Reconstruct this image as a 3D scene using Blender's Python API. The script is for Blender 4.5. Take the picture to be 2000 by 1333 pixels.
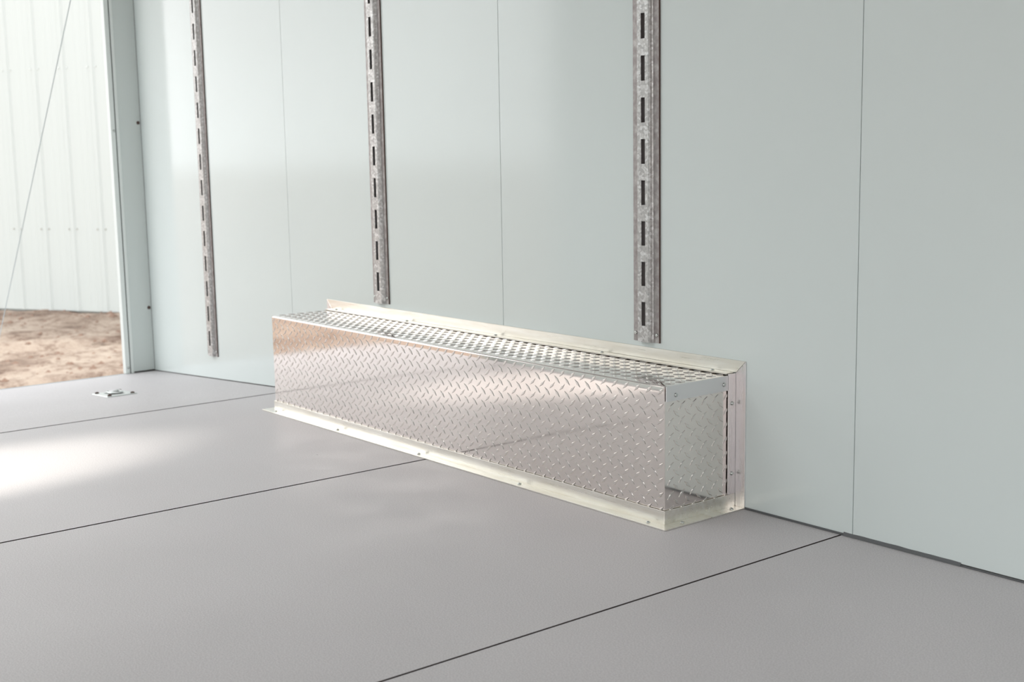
import bpy, bmesh, math, random
from mathutils import Vector, Matrix, noise

random.seed(4)
S = bpy.context.scene
COL = S.collection
for o in list(bpy.data.objects):
    bpy.data.objects.remove(o)

# ------------------------------------------------------------------ camera
cam_d = bpy.data.cameras.new('camera')
cam = bpy.data.objects.new('camera', cam_d)
COL.objects.link(cam)
fw = Vector((-0.77251011, 0.61815095, -0.14531873))
rt = Vector((0.62671762, 0.77904437, -0.01774502))
up = Vector((-0.10224063, 0.10478202, 0.98922575))
m = Matrix((rt, up, -fw)).transposed().to_4x4()
m.translation = Vector((4.1405, -2.2887, 0.8535))
cam.matrix_world = m
cam_d.sensor_width = 36.0
cam_d.lens = 36.0 * 2510.0 / 2000.0
cam_d.clip_start = 0.05
cam_d.clip_end = 400
cam_d.dof.use_dof = True
cam_d.dof.focus_distance = 2.95
cam_d.dof.aperture_fstop = 5.6
S.camera = cam

# ------------------------------------------------------------------ sky, sun, exposure
S.view_settings.view_transform = 'Standard'
S.view_settings.look = 'None'
S.view_settings.gamma = 1.0
S.view_settings.use_curve_mapping = False
S.view_settings.exposure = 0.46

world = bpy.data.worlds.new('sky')
S.world = world
world.use_nodes = True
wn, wl = world.node_tree.nodes, world.node_tree.links
wn.clear()
w_out = wn.new('ShaderNodeOutputWorld')
w_bg = wn.new('ShaderNodeBackground')
w_tc = wn.new('ShaderNodeTexCoord')
w_sep = wn.new('ShaderNodeSeparateXYZ')
w_ramp = wn.new('ShaderNodeValToRGB')
wl.new(w_tc.outputs['Generated'], w_sep.inputs[0])
wl.new(w_sep.outputs['Z'], w_ramp.inputs[0])
w_ramp.color_ramp.elements[0].position = 0.0
w_ramp.color_ramp.elements[0].color = (1.0, 1.0, 0.985, 1)
w_ramp.color_ramp.elements[1].position = 1.0
w_ramp.color_ramp.elements[1].color = (0.93, 0.96, 1.0, 1)
wl.new(w_ramp.outputs[0], w_bg.inputs['Color'])
w_bg.inputs['Strength'].default_value = 1.85
wl.new(w_bg.outputs[0], w_out.inputs[0])

sun_d = bpy.data.lights.new('sun', 'SUN')
sun_d.energy = 1.5
sun_d.angle = math.radians(6)
sun_d.color = (1.0, 0.95, 0.88)
sun = bpy.data.objects.new('sun', sun_d)
COL.objects.link(sun)
sun.rotation_euler = Vector((-0.45, -0.45, -0.77)).to_track_quat('-Z', 'Y').to_euler()

# room dimensions
XL, XR = -1.27, 7.2          # open rear end, front end opened to add light
YW = -2.5                    # opposite wall
ZC = 2.13
SL = 0.0636                  # slope of the dovetail floor behind X = 0
GZ = -0.5                    # yard level
DX0, DX1, DZ = 3.6, 5.8, 2.0   # unseen side doorway added in the opposite wall for more daylight


lamp_d = bpy.data.lights.new('added_fill_light', 'AREA')  # unseen fill light, added to brighten the floor and lower walls
lamp_d.shape = 'RECTANGLE'
lamp_d.size, lamp_d.size_y = 1.5, .5
lamp_d.energy = 9.3
lamp_d.color = (1.0, .985, .97)
lamp = bpy.data.objects.new('added_fill_light', lamp_d)
COL.objects.link(lamp)
lamp.location = (.75, -1.8, ZC - .05)


def portal(name, loc, rot, sx, sy):
    d = bpy.data.lights.new(name, 'AREA')
    d.shape = 'RECTANGLE'
    d.size, d.size_y = sx, sy
    d.cycles.is_portal = True
    o = bpy.data.objects.new(name, d)
    COL.objects.link(o)
    o.location = loc
    o.rotation_euler = rot
    return o


portal('portal_rear', (XL - 0.02, YW / 2, 1.0), Vector((1, 0, 0)).to_track_quat('-Z', 'Y').to_euler(), 2.3, 2.1)
portal('portal_side', ((DX0 + DX1) / 2, YW - 0.09, DZ / 2), Vector((0, 1, 0)).to_track_quat('-Z', 'Y').to_euler(), DX1 - DX0, DZ)


# unseen spot added at the opposite wall to make the soft floor pool
spot_d = bpy.data.lights.new('added_pool_light', 'SPOT')
spot_d.energy = 165
spot_d.spot_size = math.radians(36)
spot_d.spot_blend = .85
spot_d.shadow_soft_size = .06
spot_d.color = (1.0, 0.955, 0.86)
spot = bpy.data.objects.new('added_pool_light', spot_d)
COL.objects.link(spot)
spot.location = (.58, -2.40, 1.95)
spot.scale = (.52, 1, 1)
spot.rotation_euler = (Vector((.50, -1.40, 0)) - Vector((.58, -2.40, 1.95))).to_track_quat('-Z', 'Y').to_euler()


# ------------------------------------------------------------------ materials
portal('portal_front', (XR + .06, YW / 2, 1.0), Vector((-1, 0, 0)).to_track_quat('-Z', 'Y').to_euler(), 2.26, 2.04)


def mat(name, base=(.8, .8, .8), rough=.5, metal=0.0, spec=.5, ior=1.45):
    m = bpy.data.materials.new(name)
    m.use_nodes = True
    n = m.node_tree.nodes
    b = n['Principled BSDF']
    b.inputs['Base Color'].default_value = (*base, 1)
    b.inputs['Roughness'].default_value = rough
    b.inputs['Metallic'].default_value = metal
    b.inputs['IOR'].default_value = ior
    b.inputs['Specular IOR Level'].default_value = spec
    return m, n, m.node_tree.links, b


def coords(n, l, scale=(1, 1, 1)):
    tc = n.new('ShaderNodeTexCoord')
    mp = n.new('ShaderNodeMapping')
    mp.inputs['Scale'].default_value = scale
    l.new(tc.outputs['Object'], mp.inputs[0])
    return mp.outputs[0]


def noise_tex(n, l, vec, scale, detail=4, rough=.55):
    t = n.new('ShaderNodeTexNoise')
    t.inputs['Scale'].default_value = scale
    t.inputs['Detail'].default_value = detail
    t.inputs['Roughness'].default_value = rough
    l.new(vec, t.inputs['Vector'])
    return t.outputs['Fac']


def ramp(n, l, fac, stops):
    r = n.new('ShaderNodeValToRGB')
    e = r.color_ramp.elements
    while len(e) < len(stops):
        e.new(.5)
    for k, (p, c) in enumerate(stops):
        e[k].position = p
        e[k].color = (*c, 1) if len(c) == 3 else c
    l.new(fac, r.inputs[0])
    return r.outputs[0]


def maprange(n, l, fac, a, b, c, d):
    r = n.new('ShaderNodeMapRange')
    for i, v in zip(('From Min', 'From Max', 'To Min', 'To Max'), (a, b, c, d)):
        r.inputs[i].default_value = v
    l.new(fac, r.inputs['Value'])
    return r.outputs[0]


def bump(n, l, b, h, strength, dist):
    k = n.new('ShaderNodeBump')
    k.inputs['Strength'].default_value = strength
    k.inputs['Distance'].default_value = dist
    l.new(h, k.inputs['Height'])
    l.new(k.outputs[0], b.inputs['Normal'])


def specks(n, l, b, col, vec, scale, rad, dark):
    """sparse little bits of grit and nicks"""
    vo = n.new('ShaderNodeTexVoronoi'); vo.inputs['Scale'].default_value = scale
    l.new(vec, vo.inputs['Vector'])
    k = maprange(n, l, vo.outputs['Distance'], rad * .7, rad, 1, 0)
    m2 = n.new('ShaderNodeMix'); m2.data_type = 'RGBA'
    m2.inputs[7].default_value = (*dark, 1)
    l.new(k, m2.inputs[0]); l.new(col, m2.inputs[6]); l.new(m2.outputs[2], b.inputs['Base Color'])


# glossy white wall skin
M_wall, n, l, b = mat('white_wall_skin', (.70, .765, .745), .11, 0, .5)
v = coords(n, l)
c = ramp(n, l, noise_tex(n, l, v, 2.2, 3), [(.3, (.76, .825, .815)), (.7, (.775, .84, .83))])
specks(n, l, b, c, v, 3.5, .005, (.25, .26, .26))
bump(n, l, b, noise_tex(n, l, v, 1.1, 1), .15, .004)

# smooth grey floor boards with a fine pebbled grain
M_floor, n, l, b = mat('grey_floor_board', (.33, .315, .33), .38, 0, .85)
v = coords(n, l)
c = ramp(n, l, noise_tex(n, l, v, 330, 3), [(.3, (.545, .515, .525)), (.7, (.76, .73, .74))])
c2 = ramp(n, l, noise_tex(n, l, v, 3.0, 4), [(.3, (.93, .93, .93)), (.7, (1, 1, 1))])
mx = n.new('ShaderNodeMix'); mx.data_type = 'RGBA'; mx.blend_type = 'MULTIPLY'
mx.inputs[0].default_value = 1
l.new(c, mx.inputs[6]); l.new(c2, mx.inputs[7])
specks(n, l, b, mx.outputs[2], v, 4.5, .011, (.12, .10, .09))
bump(n, l, b, noise_tex(n, l, v, 330, 3), .5, .0005)
l.new(maprange(n, l, noise_tex(n, l, v, 6, 3), .3, .7, .44, .52), b.inputs['Roughness'])

M_gap, n, l, b = mat('dark_joint', (.045, .03, .028), .8)
M_seal, n, l, b = mat('grey_sealant', (.13, .135, .14), .6)

# bright tread plate
M_tread, n, l, b = mat('polished_tread_aluminium', (.85, .79, .755), .12, 1.0)
v = coords(n, l)
l.new(maprange(n, l, noise_tex(n, l, v, 14, 4), .3, .7, .05, .11), b.inputs['Roughness'])
bump(n, l, b, noise_tex(n, l, v, 9, 2), .15, .0006)

M_lug, n, l, b = mat('worn_tread_lug', (.80, .76, .73), .24, 1.0)

# mill finish angle, drawn along its length
M_angle, n, l, b = mat('mill_aluminium', (.86, .845, .80), .33, 1.0)
v = coords(n, l, (1, 40, 40))
l.new(maprange(n, l, noise_tex(n, l, v, 5, 5), .3, .7, .25, .42), b.inputs['Roughness'])
c = ramp(n, l, noise_tex(n, l, coords(n, l, (2, 18, 18)), 4, 4), [(.3, (.83, .79, .71)), (.7, (.93, .91, .86))])
l.new(c, b.inputs['Base Color'])
bump(n, l, b, noise_tex(n, l, v, 18, 3), .12, .0003)

M_strip, n, l, b = mat('grey_aluminium_strip', (.78, .765, .775), .34, 1.0)
M_angle_v, n, l, b = mat('mill_aluminium_upright', (.80, .77, .77), .30, 1.0)
v = coords(n, l, (40, 40, 1))
l.new(maprange(n, l, noise_tex(n, l, v, 5, 5), .3, .7, .22, .38), b.inputs['Roughness'])
bump(n, l, b, noise_tex(n, l, v, 18, 3), .12, .0003)

# galvanised steel with spangle
M_galv, n, l, b = mat('galvanised_steel', (.5, .5, .52), .42, .85)
v = coords(n, l)
vo = n.new('ShaderNodeTexVoronoi'); vo.inputs['Scale'].default_value = 170
l.new(v, vo.inputs['Vector'])
sp = n.new('ShaderNodeSeparateColor'); l.new(vo.outputs['Color'], sp.inputs[0])
c = ramp(n, l, sp.outputs[0], [(0, (.42, .41, .41)), (.6, (.52, .51, .50)), (1, (.70, .70, .70))])
l.new(c, b.inputs['Base Color'])
l.new(maprange(n, l, noise_tex(n, l, v, 60, 4), .3, .7, .34, .55), b.inputs['Roughness'])
M_flange, n, l, b = mat('stained_steel_flange', (.38, .34, .335), .5, .7)
v = coords(n, l)
c = ramp(n, l, noise_tex(n, l, v, 45, 5, .6), [(.3, (.30, .265, .26)), (.5, (.40, .365, .36)), (.72, (.58, .56, .55))])
l.new(c, b.inputs['Base Color'])
M_rust, n, l, b = mat('brown_cut_edge', (.10, .065, .055), .8)
M_slot_shade, n, l, b = mat('slot_shade_grey', (.33, .30, .30), .7, .2)  # even grey standing in for shade inside the rail slots
M_screw, n, l, b = mat('zinc_screw', (.55, .57, .55), .2, 1.0)
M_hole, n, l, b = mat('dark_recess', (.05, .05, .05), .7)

M_jamb, n, l, b = mat('painted_door_frame', (.66, .715, .70), .3)
M_jambw, n, l, b = mat('white_painted_frame', (.80, .85, .83), .35)
M_sill, n, l, b = mat('weathered_sill', (.36, .40, .42), .5, .6)
M_ceil, n, l, b = mat('ceiling_skin', (.50, .50, .51), .5)
M_cable, n, l, b = mat('galvanised_cable', (.42, .48, .50), .5, .3)
M_zinc, n, l, b = mat('bright_zinc', (.74, .76, .75), .42, 1.0)

M_bld, n, l, b = mat('white_painted_steel_siding', (.56, .60, .585), .4)
M_roof, n, l, b = mat('grey_roof_steel', (.5, .52, .52), .4)

# yard dirt
M_dirt, n, l, b = mat('dry_dirt', (.5, .4, .3), .95, 0, .1)
v = coords(n, l)
c = ramp(n, l, noise_tex(n, l, v, 1.5, 9, .74),
         [(.34, (.15, .105, .085)), (.44, (.29, .22, .175)), (.53, (.43, .345, .28)), (.68, (.52, .44, .365))])
c2 = ramp(n, l, noise_tex(n, l, v, 9, 6, .75), [(.36, (.45, .38, .36)), (.50, (1, 1, 1))])
mx = n.new('ShaderNodeMix'); mx.data_type = 'RGBA'; mx.blend_type = 'MULTIPLY'
mx.inputs[0].default_value = .8
l.new(c, mx.inputs[6]); l.new(c2, mx.inputs[7]); l.new(mx.outputs[2], b.inputs['Base Color'])
bump(n, l, b, noise_tex(n, l, v, 22, 6, .7), .8, .03)
M_clod, n, l, b = mat('dirt_clod', (.25, .17, .13), .95, 0, .1)


# ------------------------------------------------------------------ mesh helpers
def link(name, bm, mt, parent=None, smooth=False):
    me = bpy.data.meshes.new(name)
    bmesh.ops.recalc_face_normals(bm, faces=bm.faces)
    bm.to_mesh(me)
    bm.free()
    if smooth:
        for p in me.polygons:
            p.use_smooth = True
    me.materials.append(mt)
    o = bpy.data.objects.new(name, me)
    COL.objects.link(o)
    if parent is not None:
        o.parent = parent
    return o


def box(bm, x0, x1, y0, y1, z0, z1):
    vs = [bm.verts.new((x, y, z)) for x in (x0, x1) for y in (y0, y1) for z in (z0, z1)]
    for f in ((0, 1, 3, 2), (4, 6, 7, 5), (0, 4, 5, 1), (2, 3, 7, 6), (0, 2, 6, 4), (1, 5, 7, 3)):
        bm.faces.new([vs[i] for i in f])
    return vs


def prism(bm, pts, d):
    """closed polygon pts (3D) pushed by vector d"""
    d = Vector(d)
    a = [bm.verts.new(p) for p in pts]
    c = [bm.verts.new(Vector(p) + d) for p in pts]
    bm.faces.new(a)
    bm.faces.new(c[::-1])
    k = len(a)
    for i in range(k):
        j = (i + 1) % k
        bm.faces.new((a[i], c[i], c[j], a[j]))


def bevel_all(bm, w, seg=1):
    bmesh.ops.remove_doubles(bm, verts=bm.verts, dist=1e-6)
    es = [e for e in bm.edges if len(e.link_faces) == 2 and e.calc_face_angle(0) > .5]
    bmesh.ops.bevel(bm, geom=es, offset=w, segments=seg, affect='EDGES', clamp_overlap=True)


def boxobj(name, mt, parent, *b, bev=0):
    bm = bmesh.new()
    box(bm, *b)
    if bev:
        bevel_all(bm, bev)
    return link(name, bm, mt, parent)


def empty(name, loc, label=None, cat=None, group=None, kind=None):
    o = bpy.data.objects.new(name, None)
    o.empty_display_size = .1
    COL.objects.link(o)
    o.location = loc
    tag(o, label, cat, group, kind)
    return o


def tag(o, label=None, cat=None, group=None, kind=None):
    if label: o['label'] = label
    if cat: o['category'] = cat
    if group: o['group'] = group
    if kind: o['kind'] = kind
    return o


def adopt(parent, *kids):
    """parent pieces that were built in world coordinates"""
    for k in kids:
        k.parent = parent
        k.matrix_parent_inverse = Matrix.Translation(-Vector(parent.location))


# a pan-head screw with a cross recess, axis +Z, shared mesh
def screw_mesh(r=.0050, h=.0034):
    bm = bmesh.new()
    N = 12
    prof = [(1.0, 0), (1.0, .25), (.86, .72), (.5, 1.0)]
    rings = []
    for pr, pz in prof:
        rings.append([bm.verts.new((r * pr * math.cos(2 * math.pi * i / N), r * pr * math.sin(2 * math.pi * i / N), h * pz)) for i in range(N)])
    for a, c in zip(rings, rings[1:]):
        for i in range(N):
            j = (i + 1) % N
            bm.faces.new((a[i], a[j], c[j], c[i]))
    bm.faces.new(rings[0][::-1])
    # sunk drive recess
    inner = [bm.verts.new((r * .30 * math.cos(2 * math.pi * i / N), r * .30 * math.sin(2 * math.pi * i / N), h * (1.0 if i % 3 else .96))) for i in range(N)]
    for i in range(N):
        j = (i + 1) % N
        bm.faces.new((rings[-1][i], rings[-1][j], inner[j], inner[i]))
    pit = bm.verts.new((0, 0, h * .45))
    for i in range(N):
        bm.faces.new((inner[i], inner[(i + 1) % N], pit))
    bmesh.ops.recalc_face_normals(bm, faces=bm.faces)
    me = bpy.data.meshes.new('screw')
    bm.to_mesh(me)
    bm.free()
    for p in me.polygons:
        p.use_smooth = True
    me.materials.append(M_screw)
    return me


SCREW = screw_mesh()
SCREW_DARK = SCREW.copy()
SCREW_DARK.materials[0] = M_rust


def screw(loc, axis, parent, s=1.0, spin=0.0):
    o = bpy.data.objects.new('screw', SCREW)
    COL.objects.link(o)
    o.parent = parent
    q = Vector(axis).to_track_quat('Z', 'Y')
    o.matrix_local = Matrix.Translation(loc) @ q.to_matrix().to_4x4() @ Matrix.Rotation(spin, 4, 'Z') @ Matrix.Scale(s, 4)
    return o


# ------------------------------------------------------------------ wall behind the wheel box
bm = bmesh.new(); box(bm, XL - .03, XR, .004, .05, -.14, ZC)
wall = link('wall_back', bm, M_gap); tag(wall, kind='structure')
xs = [-1.269, 0.0, 1.2425, 2.4678, 3.69, 4.91, 6.13, XR]
for i, (a, c) in enumerate(zip(xs, xs[1:])):
    bm = bmesh.new()
    g = .0011
    if a < 0:        # lower edge follows the dovetail floor
        pts = [(a, 0, a * SL + .003), (c - g, 0, .003), (c - g, 0, ZC), (a, 0, ZC)]
    else:
        z0 = .004 if a < 2.4 else .0055
        pts = [(a + g, 0, z0), (c - g, 0, z0), (c - g, 0, ZC), (a + g, 0, ZC)]
    prism(bm, pts, (0, .004, 0))
    link('wall_panel', bm, M_wall, wall)
# dark sealant squeezed out along the floor joint
bm = bmesh.new()
N = 40
top = []
for i in range(N + 1):
    x = 2.445 + (2.735 - 2.445) * i / N
    w = .0038 + .0012 * noise.noise((x * 25, 0, 0))
    top.append((x, w))
pr = [(x, -.0042, .0004) for x, _ in top] + [(x, -.0005, .0045 + w) for x, w in reversed(top)]
prism(bm, pr, (0, .0004, .0))
link('sealant_bead', bm, M_seal, wall)
bm = bmesh.new(); box(bm, 2.16, 2.445, -.0022, -.0002, .0004, .0052); link('sealant_bead', bm, M_seal, wall)
bm = bmesh.new(); box(bm, 2.735, 4.5, -.0018, -.0002, .0004, .0042); link('sealant_bead', bm, M_seal, wall)

# ------------------------------------------------------------------ opposite wall with a side doorway added for light, end wall, ceiling
bm = bmesh.new()
box(bm, XL, DX0, YW - .05, YW, -.14, ZC)
box(bm, DX1, XR, YW - .05, YW, -.14, ZC)
box(bm, DX0, DX1, YW - .05, YW, DZ, ZC)
tag(link('wall_front', bm, M_wall), kind='structure')
bm = bmesh.new()                      # front end: frame round an unseen doorway, added to brighten the interior
box(bm, XR, XR + .05, YW - .05, YW + .12, -.14, ZC)
box(bm, XR, XR + .05, -.12, .05, -.14, ZC)
box(bm, XR, XR + .05, YW + .12, -.12, ZC - .09, ZC)
tag(link('wall_right', bm, M_wall), kind='structure')
bm = bmesh.new(); box(bm, XL - .03, XR + .05, YW - .05, .05, ZC, ZC + .05); tag(link('ceiling', bm, M_ceil), kind='structure')

M_glow, n, l, b = mat('added_lamp_lens', (.9, .9, .9), .4)  # glowing lens shared by the two added lamps
b.inputs['Emission Color'].default_value = (1, .985, .97, 1)
b.inputs['Emission Strength'].default_value = 1.5
cl = empty('added_ceiling_light', (.75, -1.8, ZC - .001), 'long white ceiling light, unseen and added to brighten the floor in front of the wheel box', 'lamp')  # invented fixture to go with the overhead fill
boxobj('housing', M_ceil, cl, -.8, .8, -.29, .29, -.035, 0, bev=.004)
boxobj('lens', M_glow, cl, -.76, .76, -.26, .26, -.044, -.0352)
pool_lamp = empty('added_wall_lamp', (.58, YW + .001, 1.98), 'small white lamp, unseen and added on the side wall to make the light pool on the floor', 'lamp')  # invented fixture to go with the floor pool spot
bm = bmesh.new(); box(bm, -.06, .06, 0, .03, -.08, .10); bevel_all(bm, .004); link('housing', bm, M_ceil, pool_lamp)
bm = bmesh.new(); box(bm, -.045, .045, .0305, .034, -.06, .03); link('lens', bm, M_glow, pool_lamp)

# ------------------------------------------------------------------ floor
bm = bmesh.new()
box(bm, .0, XR, YW, .004, -.09, -.0045)
prism(bm, [(XL, YW, XL * SL - .0045), (0, YW, -.0045), (0, YW, -.09), (XL, YW, XL * SL - .09)], (0, -YW + .004, 0))
floor = link('floor', bm, M_gap); tag(floor, kind='structure')
def dark_edges(o):
    o.data.materials.append(M_gap)
    for p in o.data.polygons:
        if abs(p.normal.z) < .5:
            p.material_index = 1


fx = [0.0, 1.2192, 2.4384, 3.6576, 4.8768, 6.096, XR]
for i, (a, c) in enumerate(zip(fx, fx[1:])):
    g = .0021
    bm = bmesh.new()
    box(bm, a + (.0045 if a < .1 else .0035 if a < 1.5 else .0028), c - (.0045 if c < 1.5 else .0028), YW, -.0015, -.0045, 0)
    dark_edges(link('floor_panel', bm, M_floor, floor))
bm = bmesh.new()
prism(bm, [(XL + .004, YW, (XL + .004) * SL - .0045), (XL + .004, YW, (XL + .004) * SL), (-.0075, YW, -.0005), (-.0075, YW, -.0045)], (0, -YW - .0015, 0))
dark_edges(link('floor_panel', bm, M_floor, floor))
# metal sill along the open end
bm = bmesh.new()
zs = XL * SL
box(bm, XL - .020, XL + .003, YW, -.001, zs - .06, zs - .0008)
link('sill', bm, M_sill, floor)

# ------------------------------------------------------------------ rear door frame (both jambs and header)
frame = empty('door_1', (XL, 0, zs), kind='structure')
for side in (0, 1):
    def yy(y):
        return y if side == 0 else YW - y
    def jb(name, mt, x0, x1, ya, yb, bev=.0008):
        a, c = sorted((yy(ya), yy(yb)))
        o = boxobj(name, mt, None, x0, x1, a, c, zs + (.006 if name == 'jamb_panel' else .0005), ZC - .001, bev=bev)
        adopt(frame, o)
        return o
    a_, c_ = sorted((yy(-.0972), yy(-.0005)))
    adopt(frame, boxobj('bottom_gap_filler', M_gap, None, XL - .03, XL - .002, a_, c_, zs + .0003, zs + .0058))
    p1 = jb('jamb_panel', M_jamb, XL - .03, XL, -.0975, -.0005)
    jb('edge_bead', M_jambw, XL - .03, XL + .004, -.110, -.0978)
    jb('seal_groove', M_seal, XL - .03, XL - .004, -.1145, -.1101)
    p3 = jb('outer_flange', M_jambw, XL - .03, XL + .001, -.134, -.1148)
    for z in (1.009, .2026):
        k = screw((XL, yy(-.0115), z), (1, 0, 0), None, 1.5)
        k.data = SCREW_DARK
        adopt(p1, k)
        p1.children[-1].matrix_parent_inverse = Matrix()
    for z in (.9744, -.054):
        adopt(p3, screw((XL + .001, yy(-.122), z), (1, 0, 0), None, 1.1))
        p3.children[-1].matrix_parent_inverse = Matrix()
adopt(frame, boxobj('header', M_jamb, None, XL - .03, XL, YW + .1345, -.1345, ZC - .09, ZC - .001, bev=.001))

# ------------------------------------------------------------------ slotted steel wall rails
RB, RT = .371, 2.06


def rail(xc, zb, label):
    hw = .0463
    t = empty('wall_rail', (xc, 0, zb), label, 'wall rail', 'slotted steel rails screwed upright to the white wall')
    z1 = RT - zb
    D = .0135
    ys = -.0022
    # cross-section: (x, y) from left to right
    P = [(-hw, ys), (-.0245, ys), (-.0228, ys - .001), (-.0214, -D + .001), (-.0198, -D),
         (-.0069, -D), (.0069, -D),
         (.0185, -D), (.0205, -D + .0011), (.0213, -D + .003), (.0230, ys - .0024), (.0250, ys), (hw, ys)]
    # slots: pitch .1017, height .061, first one .0415 above the lower end
    zs_ = [0.0]
    s = .0415
    slots = []
    while s + .061 < z1:
        zs_ += [s, s + .061]
        slots.append((s, s + .061))
        s += .1017
    zs_.append(z1)
    bm = bmesh.new()
    grid = [[bm.verts.new((x, y, z)) for (x, y) in P] for z in zs_]
    for k in range(len(zs_) - 1):
        hole = k % 2 == 1
        for i in range(len(P) - 1):
            if hole and i == 5:
                continue
            bm.faces.new((grid[k][i], grid[k][i + 1], grid[k + 1][i + 1], grid[k + 1][i]))
    body = link('rail_body', bm, M_galv, t)
    # make sure normals look into the room before thickening
    me = body.data
    if me.polygons[0].normal.y > 0:
        me.flip_normals()
    md = body.modifiers.new('thickness', 'SOLIDIFY')
    md.thickness = .0021
    md.offset = -1
    body.data.materials.append(M_flange)
    for p in body.data.polygons:
        if abs(p.center.x) > .0255:
            p.material_index = 1
    boxobj('cut_edge', M_rust, t, hw + .00005, hw + .0016, -.0046, -.0003, .0005, z1 - .001)
    boxobj('slot_shade_strip', M_slot_shade, t, -.019, .019, -.0012, -.0002, .002, z1 - .002)  # grey strip put behind the slots to imitate their shaded inside
    for z in (.020, z1 - .05):
        screw((-.0385, ys, z), (0, -1, 0), body, 1.0, .3)
        screw((.0365, ys, z), (0, -1, 0), body, 1.0, .9)
    return t


rail(-.672, .0535, 'slotted galvanised rail farthest left by the open doorway, reaching lowest towards the floor')
rail(.602, RB, 'middle slotted galvanised rail, ending just above the far half of the tread plate box')
rail(1.831, RB, 'nearest and widest looking slotted galvanised rail, ending above the near end of the box')

# ------------------------------------------------------------------ tread plate wheel box
B0, B1, BY, BZ = .2879, 2.1256, -.2377, .3233
boxroot = empty('wheel_box', ((B0 + B1) / 2, BY / 2, 0),
                'long polished diamond tread plate wheel box with angle trim, fixed along the white wall', 'wheel box')
PX, PZ = .0378, .0345
T_ANG = .0344


def warp(x, z):
    """the sheet is not quite flat: towards its near end the upper half leans back a little"""
    u = max(0.0, min(1.0, (x - B0) / (B1 - B0)))
    lean = -.047 * max(0.0, z - .155) ** 2 * u ** 1.5
    return lean - .0007 * math.exp(-((1 - u) / .02) ** 2)


def lug(bm, org, U, V, W, cu, cv, ang, clip):
    """one raised lozenge bar: outline with drawn-out tips, sloping flanks, small crown"""
    ca, sa = math.cos(ang), math.sin(ang)
    L, H, h = .0140, .0042, .0014
    out = [(-L, 0), (-L * .45, -H * .52), (0, -H), (L * .45, -H * .52), (L, 0), (L * .45, H * .52), (0, H), (-L * .45, H * .52)]
    top = [(-L * .84, 0), (0, -H * .66), (L * .84, 0), (0, H * .66)]

    def P(a, c, w):
        x, y = a * ca - c * sa, a * sa + c * ca
        u, v = cu + x, cv + y
        u = max(clip[0], min(clip[1], u)); v = max(clip[2], min(clip[3], v))
        return org(u, v) + W * w
    o = [bm.verts.new(P(a, c, -.0001)) for a, c in out]
    t = [bm.verts.new(P(a, c, h)) for a, c in top]
    for f in ((o[0], o[1], t[0]), (o[1], t[1], t[0]), (o[1], o[2], t[1]), (o[2], o[3], t[1]), (o[3], t[2], t[1]), (o[3], o[4], t[2]),
              (o[4], o[5], t[2]), (o[5], t[3], t[2]), (o[5], o[6], t[3]), (o[6], o[7], t[3]), (o[7], t[0], t[3]), (o[7], o[0], t[0])):
        bm.faces.new(f).material_index = 1
    bm.faces.new((t[0], t[1], t[2], t[3])).material_index = 1


def lattice(bm, org, W, u0, u1, v0, v1, au, av, pu, pv, skip=None, flip=1):
    clip = (u0, u1, v0, v1)
    i0, i1 = math.floor((u0 - au) / pu) - 1, math.ceil((u1 - au) / pu) + 1
    j0, j1 = math.floor((v0 - av) / pv) - 1, math.ceil((v1 - av) / pv) + 1
    for i in range(i0, i1 + 1):
        for j in range(j0, j1 + 1):
            for off, ang in ((0, math.radians(42)), (.5, math.radians(-42))):
                cu, cv = au + (i + off) * pu, av + (j + off) * pv
                if cu < u0 + .002 or cu > u1 - .002 or cv < v0 + .002 or cv > v1 - .002:
                    continue
                lug(bm, org, None, None, W, cu, cv, ang * flip, clip)


# front and top are one sheet, bent along the long upper edge
bm = bmesh.new()
R = .0045
NX = 150
rows = []
NZ = 26


def sheet_pt(x, s):
    """s runs up the front face, round the bend and back over the top"""
    if s <= BZ - R:
        return Vector((x, BY - warp(x, s), s))
    a = (s - (BZ - R)) / R
    if a <= math.pi / 2:
        return Vector((x, BY - warp(x, BZ - R) + R - R * math.cos(a), BZ - R + R * math.sin(a)))
    q = (s - (BZ - R) - R * math.pi / 2)
    return Vector((x, BY - warp(x, BZ - R) * (1 - q / (-BY - R)) + R + q, BZ))


S_TOP = BZ - R + R * math.pi / 2 + (-BY - R)
ss = [(BZ - R) * i / NZ for i in range(NZ + 1)] + [BZ - R + R * math.pi / 2 * k / 4 for k in (1, 2, 3, 4)]
ss += [ss[-1] + (S_TOP - ss[-1]) * k / 6 for k in range(1, 7)]
for s in ss:
    rows.append([bm.verts.new(sheet_pt(B0 + (B1 - B0) * i / NX, s)) for i in range(NX + 1)])
for a, c in zip(rows, rows[1:]):
    for i in range(NX):
        f = bm.faces.new((a[i], a[i + 1], c[i + 1], c[i]))
        f.smooth = True
sheet_faces = len(bm.faces)
lattice(bm, lambda u, v: Vector((u, BY - warp(u, v), v)), Vector((0, -1, 0)), B0, B1, .0, BZ - R, 1.9986, .2756, PX, PZ)
lattice(bm, lambda u, v: Vector((u, v, BZ)), Vector((0, 0, 1)), B0, B1 - .012, BY + R, -.002, 1.8503, -.0981, PX * .98, PZ * 1.0)
# rolled rim on the open side edges
me = bpy.data.meshes.new('tread_sheet')
bm.to_mesh(me); bm.free()
me.materials.append(M_tread); me.materials.append(M_lug)
sheet = bpy.data.objects.new('tread_sheet', me)
COL.objects.link(sheet)
adopt(boxroot, sheet)

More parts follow.
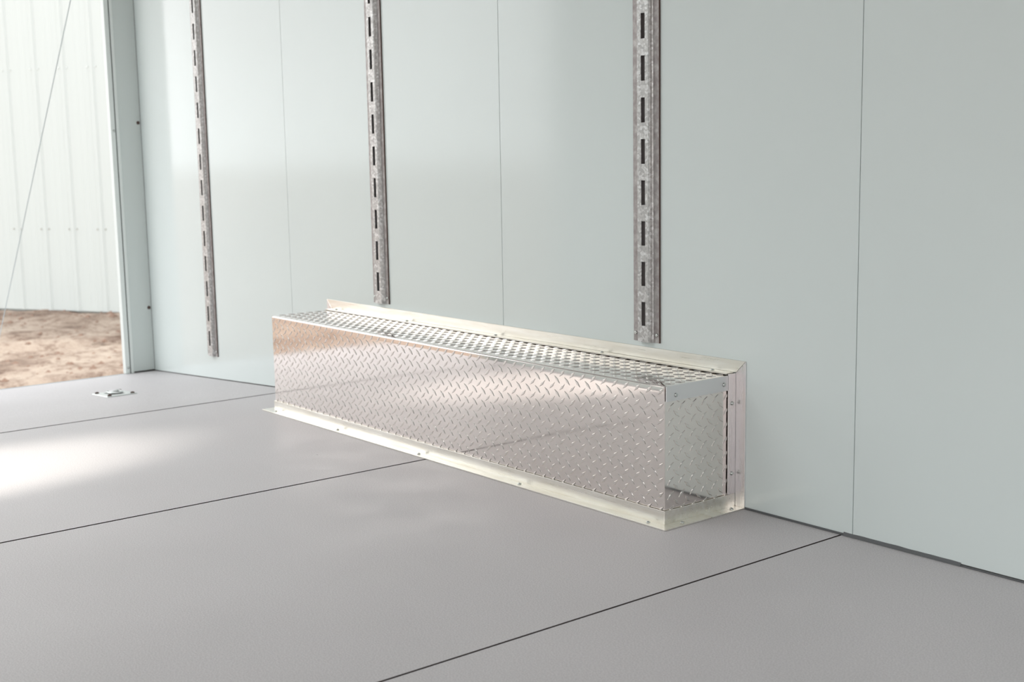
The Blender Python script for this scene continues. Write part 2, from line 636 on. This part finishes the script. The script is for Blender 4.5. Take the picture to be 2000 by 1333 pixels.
# end plates
bm = bmesh.new()
box(bm, B1 - .004, B1 - .0003, BY + .0004, -.0005, .0, BZ - .0008)
lattice(bm, lambda u, v: Vector((B1 - .0003, u, v)), Vector((1, 0, 0)), BY + .002, -.002, .0, BZ - .001, -.218, .2736, .0371, PZ)
o = link('end_plate', bm, M_tread); o.data.materials.append(M_lug); adopt(boxroot, o)
bm = bmesh.new()
box(bm, B0 + .0003, B0 + .004, BY + .0004, -.0005, .0, BZ - .0008)
lattice(bm, lambda u, v: Vector((B0 + .0003, u, v)), Vector((-1, 0, 0)), BY + .002, -.002, .0, BZ - .001, -.218, .2736, .0371, PZ)
o = link('end_plate', bm, M_tread); o.data.materials.append(M_lug); adopt(boxroot, o)

g0, g1, t = .0019, .0050, T_ANG


def part(name, bm, mt, bev=.0005):
    if bev:
        bevel_all(bm, bev)
    o = link(name, bm, mt)
    adopt(boxroot, o)
    return o


def pscrew(o, loc, axis, s=1.0):
    k = screw(Vector(loc) - Vector(boxroot.location) + Vector(boxroot.location), axis, o, s, random.random() * 3)
    return k


# floor angle along the front
bm = bmesh.new()
box(bm, B0 - g0, B1 + g0, BY - g1, BY - g0, .0004, t)
prism(bm, [(B0 - t, BY - t, .0004), (B1 + t - .0004, BY - t, .0004), (B1 + g1 - .0004, BY - g1, .0004), (B0 - g1, BY - g1, .0004)], (0, 0, .0031))
fa = part('floor_angle', bm, M_angle)
for x in (.322, .7207, 1.166, 1.622, 2.0917):
    pscrew(fa, (x, BY - .0195, .0035), (0, 0, 1))
# floor angle on the near end
bm = bmesh.new()
box(bm, B1 + g0, B1 + g1, BY - g1, -.004, .0004, t)
prism(bm, [(B1 + t, BY - t, .0004), (B1 + t, -.0035, .0004), (B1 + g1, -.0035, .0004), (B1 + g1, BY - g1, .0004)], (0, 0, .0031))
fb = part('floor_angle', bm, M_angle)
for y in (-.201, -.033):
    pscrew(fb, (B1 + .020, y, .0035), (0, 0, 1))
# floor angle on the far end
bm = bmesh.new()
box(bm, B0 - g1, B0 - g0, BY - g0, -.004, .0004, t)
prism(bm, [(B0 - t, BY - t, .0004), (B0 - g1, BY - g1, .0004), (B0 - g1, -.0035, .0004), (B0 - t, -.0035, .0004)], (0, 0, .0031))
part('floor_angle', bm, M_angle)
# wall angle over the top
bm = bmesh.new()
zt = BZ
prism(bm, [(B0 - t, -.0034, zt + t), (B1 + t, -.0034, zt + t), (B1 + g1, -.0034, zt + g1), (B0 - g1, -.0034, zt + g1)], (0, .0031, 0))
box(bm, B0 - g0, B1 - .002, -.0285, -.0034, zt + g0, zt + g1)
wa = part('wall_angle', bm, M_angle)
for x in (.3375, .768, 1.225, 1.679, 2.068):
    pscrew(wa, (x, -.0165, zt + g1), (0, 0, 1))
# wall angle up the near end
bm = bmesh.new()
prism(bm, [(B1 + g1, -.0034, .001), (B1 + t, -.0034, .001), (B1 + t, -.0034, zt + t - .0006), (B1 + g1, -.0034, zt + g1 - .0006)], (0, .0031, 0))
box(bm, B1 + g0, B1 + g1, -.0285, -.0034, t + .0004, zt + .0035)
wb = part('wall_angle', bm, M_angle_v)
for z in (.2561, .0855):
    pscrew(wb, (B1 + g1, -.0165, z), (1, 0, 0))
# wall angle up the far end
bm = bmesh.new()
prism(bm, [(B0 - t, -.0034, .001), (B0 - g1, -.0034, .001), (B0 - g1, -.0034, zt + g1 - .0006), (B0 - t, -.0034, zt + t - .0006)], (0, .0031, 0))
box(bm, B0 - g1, B0 - g0, -.0285, -.0034, t + .0004, zt + .0035)
part('wall_angle', bm, M_angle_v)
# flat cap strip across the near end
bm = bmesh.new()
box(bm, B1 + g0, B1 + g1 - .0005, BY + .0015, -.0292, BZ - .0355, BZ + .0005)
cs = part('cap_strip', bm, M_strip)
for y, z in ((-.2064, .3011), (-.0448, .304)):
    pscrew(cs, (B1 + g1 - .0005, y, z), (1, 0, 0), 1.05)

# ------------------------------------------------------------------ recessed tie-down ring on the sloping floor
tx, ty = -.607, -.448
tie = empty('tie_down_ring', (tx, ty, tx * SL), 'small zinc tie-down plate with folded ring on the sloping floor near the doorway', 'tie-down')
tie.rotation_euler = (0, -math.atan(SL), 0)
bm = bmesh.new()
# pan: outer plate with a rectangular well
ox, oy, wx, wy = .080, .060, .046, .030
outer = [(-ox, -oy), (ox, -oy), (ox, oy), (-ox, oy)]
r0 = [bm.verts.new((x, y, .0006)) for x, y in outer]
r1 = [bm.verts.new((x * .97, y * .96, .0035)) for x, y in outer]
inn = [(-wx, -wy), (wx, -wy), (wx, wy), (-wx, wy)]
r2 = [bm.verts.new((x, y, .0045)) for x, y in inn]
r3 = [bm.verts.new((x * .9, y * .85, .0012)) for x, y in inn]
for a, c in ((r0, r1), (r1, r2), (r2, r3)):
    for i in range(4):
        bm.faces.new((a[i], a[(i + 1) % 4], c[(i + 1) % 4], c[i]))
bm.faces.new(r3)
bm.faces.new(r0[::-1])
link('base_plate', bm, M_zinc, tie)
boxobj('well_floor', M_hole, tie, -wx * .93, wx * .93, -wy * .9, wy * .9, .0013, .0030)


def tube(bm, pts, r, seg=8):
    prev = None
    k = len(pts)
    for i, p in enumerate(pts):
        p = Vector(p)
        d = (Vector(pts[min(i + 1, k - 1)]) - Vector(pts[max(i - 1, 0)])).normalized()
        q = d.to_track_quat('Z', 'Y')
        ring = [bm.verts.new(p + q @ Vector((r * math.cos(2 * math.pi * j / seg), r * math.sin(2 * math.pi * j / seg), 0))) for j in range(seg)]
        if prev:
            for j in range(seg):
                bm.faces.new((prev[j], prev[(j + 1) % seg], ring[(j + 1) % seg], ring[j]))
        else:
            bm.faces.new(ring[::-1])
        prev = ring
    bm.faces.new(prev)


bm = bmesh.new()
pts = [(-.015, -.022, .009), (-.018, -.024, .010)]
for k in range(13):
    a = -math.pi / 2 + math.pi * k / 12
    pts.append((.012 + .026 * math.cos(a), .024 * math.sin(a), .009))
pts += [(-.018, .024, .010), (-.015, .022, .009)]
tube(bm, pts, .0042)
link('ring', bm, M_zinc, tie, True)
bm = bmesh.new(); tube(bm, [(-.015, -.015, .009), (-.015, .026, .009)], .0045)
link('hinge_bar', bm, M_zinc, tie, True)
for sy in (-1, 1):
    bm = bmesh.new()
    ar = [(-.034, .002), (-.034, .010), (-.030, .0145), (-.022, .0145), (-.018, .010), (-.018, .002)]
    prism(bm, [(x, sy * .018 - .003, z) for x, z in ar], (0, .006, 0))
    link('clamp', bm, M_zinc, tie)
for sx in (-1, 1):
    for sy in (-1, 1):
        k = screw((sx * .064, sy * .045, .0038), (0, 0, 1), tie, 1.6)
        k.data = SCREW_DARK

# ------------------------------------------------------------------ yard, building, ramp and cable outside
bm = bmesh.new()
NXg, NYg = 230, 210
X0, X1, Y0, Y1 = -13.5, -1.0, -7.0, 6.0
gv = []
for i in range(NXg + 1):
    row = []
    for j in range(NYg + 1):
        x = X0 + (X1 - X0) * i / NXg
        y = Y0 + (Y1 - Y0) * j / NYg
        h = .035 * noise.noise((x * .7, y * .7, 1)) + .028 * noise.noise((x * 2.3, y * 1.6, 5)) + .014 * noise.noise((x * 7, y * 6, 9)) + .006 * noise.noise((x * 17, y * 17, 3))
        # wheel ruts
        for rc in (-3.3, -5.2):
            d = x - rc - .25 * (y - 1)
            h -= .05 * math.exp(-(d / .14) ** 2)
            h += .022 * math.exp(-((abs(d) - .26) / .09) ** 2)
        row.append(bm.verts.new((x, y, GZ + h)))
    gv.append(row)
for i in range(NXg):
    for j in range(NYg):
        bm.faces.new((gv[i][j], gv[i + 1][j], gv[i + 1][j + 1], gv[i][j + 1]))
ground = link('ground', bm, M_dirt, None, True)
tag(ground, kind='structure')
bm = bmesh.new()
rnd = random.Random(8)
for k in range(1500):
    x, y = rnd.uniform(-9.0, -2.2), rnd.uniform(-3.5, 3.0)
    q = rnd.uniform(.008, .03) * (1.6 if rnd.random() < .08 else 1)
    hh = .035 * noise.noise((x * .7, y * .7, 1)) + .028 * noise.noise((x * 2.3, y * 1.6, 5)) + .014 * noise.noise((x * 7, y * 6, 9))
    vs = [bm.verts.new((x + q * a * rnd.uniform(.7, 1.2), y + q * c * rnd.uniform(.7, 1.2), GZ + hh + q * d * rnd.uniform(.5, .9)))
          for a, c, d in ((1, 0, 0), (0, 1, 0), (-1, 0, 0), (0, -1, 0), (.1, .1, .9), (0, 0, -.6))]
    for a, c, d in ((0, 1, 4), (1, 2, 4), (2, 3, 4), (3, 0, 4), (1, 0, 5), (2, 1, 5), (3, 2, 5), (0, 3, 5)):
        bm.faces.new((vs[a], vs[c], vs[d]))
clods = link('dirt_clods', bm, M_clod, ground)
tag(clods, kind='stuff')
bm = bmesh.new()
v4 = [bm.verts.new(p) for p in ((-150, -150, GZ - .12), (150, -150, GZ - .12), (150, 150, GZ - .12), (-150, 150, GZ - .12))]
bm.faces.new(v4)
far = link('ground_beyond', bm, M_dirt); tag(far, kind='structure')

# steel clad building; its base line runs through (-7.94,1.37) and (-6.76,2.07)
BH = 6.0
bdir = Vector((1.18, .70, 0)).normalized()
bn = Vector((bdir.y, -bdir.x, 0))       # faces the yard
bang = math.atan2(bdir.y, bdir.x)
bld = empty('metal_building', (-7.94, 1.37, GZ), 'white corrugated steel building standing on the dirt yard beyond the doorway', 'building')
bld.rotation_euler = (0, 0, bang)
PW = .915
pm = bmesh.new()
prof = []
for k in range(3):
    x = k * .305
    prof += [(x, 0), (x + .095, 0), (x + .1, -.002), (x + .112, -.002), (x + .117, 0), (x + .165, 0), (x + .170, -.002), (x + .182, -.002), (x + .187, 0),
             (x + .245, 0), (x + .260, -.015), (x + .290, -.015), (x + .305, 0)]
pp = []
for q in prof:
    if not pp or abs(q[0] - pp[-1][0]) > 1e-6:
        pp.append(q)
lo = [pm.verts.new((x, y, .02)) for x, y in pp]
hi = [pm.verts.new((x, y, BH)) for x, y in pp]
for i in range(len(pp) - 1):
    pm.faces.new((lo[i], lo[i + 1], hi[i + 1], hi[i]))
pme = bpy.data.meshes.new('siding_panel'); pm.to_mesh(pme); pm.free(); pme.materials.append(M_bld)
fm = bmesh.new()
for z in (.75, 2.15, 3.6):
    for k in range(3):
        for dx in (.232, .318):
            x = k * .305 + dx
            box(fm, x - .006, x + .006, -.006, .001, z - .006, z + .006)
fme = bpy.data.meshes.new('fastener'); fm.to_mesh(fme); fm.free(); fme.materials.append(M_screw)
for k in range(-16, 9):
    o = bpy.data.objects.new('siding_panel', pme); COL.objects.link(o); o.parent = bld; o.location = (k * PW, 0, 0)
    f = bpy.data.objects.new('fastener', fme); COL.objects.link(f); f.parent = o; f['kind'] = 'stuff'
boxobj('wall_core', M_bld, bld, -16 * PW, 9 * PW, .03, 9, -.1, BH - .01)
boxobj('eave_trim', M_bld, bld, -16 * PW - .1, 9 * PW + .1, -.08, .02, BH - .12, BH + .04)
bm = bmesh.new()
prism(bm, [(-16 * PW - .2, -.12, BH + .04), (-16 * PW - .2, 4.5, BH + 1.1), (-16 * PW - .2, 9.1, BH + .04)], (25 * PW + .4, 0, 0))
link('roof', bm, M_roof, bld)

# lowered ramp door and its lift cable
ramp_e = empty('ramp_door', (XL - .03, YW / 2, zs), 'ramp door lowered to the dirt outside the open trailer end', 'ramp door')
ang = math.asin((GZ + .03 - zs) / 1.95)
ramp_e.rotation_euler = (0, ang, 0)
boxobj('ramp_panel', M_floor, ramp_e, -1.95, -.01, YW / 2 + .14, -YW / 2 - .14, -.05, -.012, bev=.002)
boxobj('ramp_flap', M_zinc, ramp_e, -2.2, -1.955, YW / 2 + .14, -YW / 2 - .14, -.045, -.037)
bm = bmesh.new()
ca, cb = Vector((XL + .01, -.125, 2.04)), Vector((-2.6, -.344, -.33))
pts = [ca.lerp(cb, k / 20) for k in range(21)]
tube(bm, pts, .0022, 6)
cab = link('lift_cable', bm, M_cable, None, True)
tag(cab, 'thin grey steel cable slanting down outside the doorway in front of the white building', 'cable')
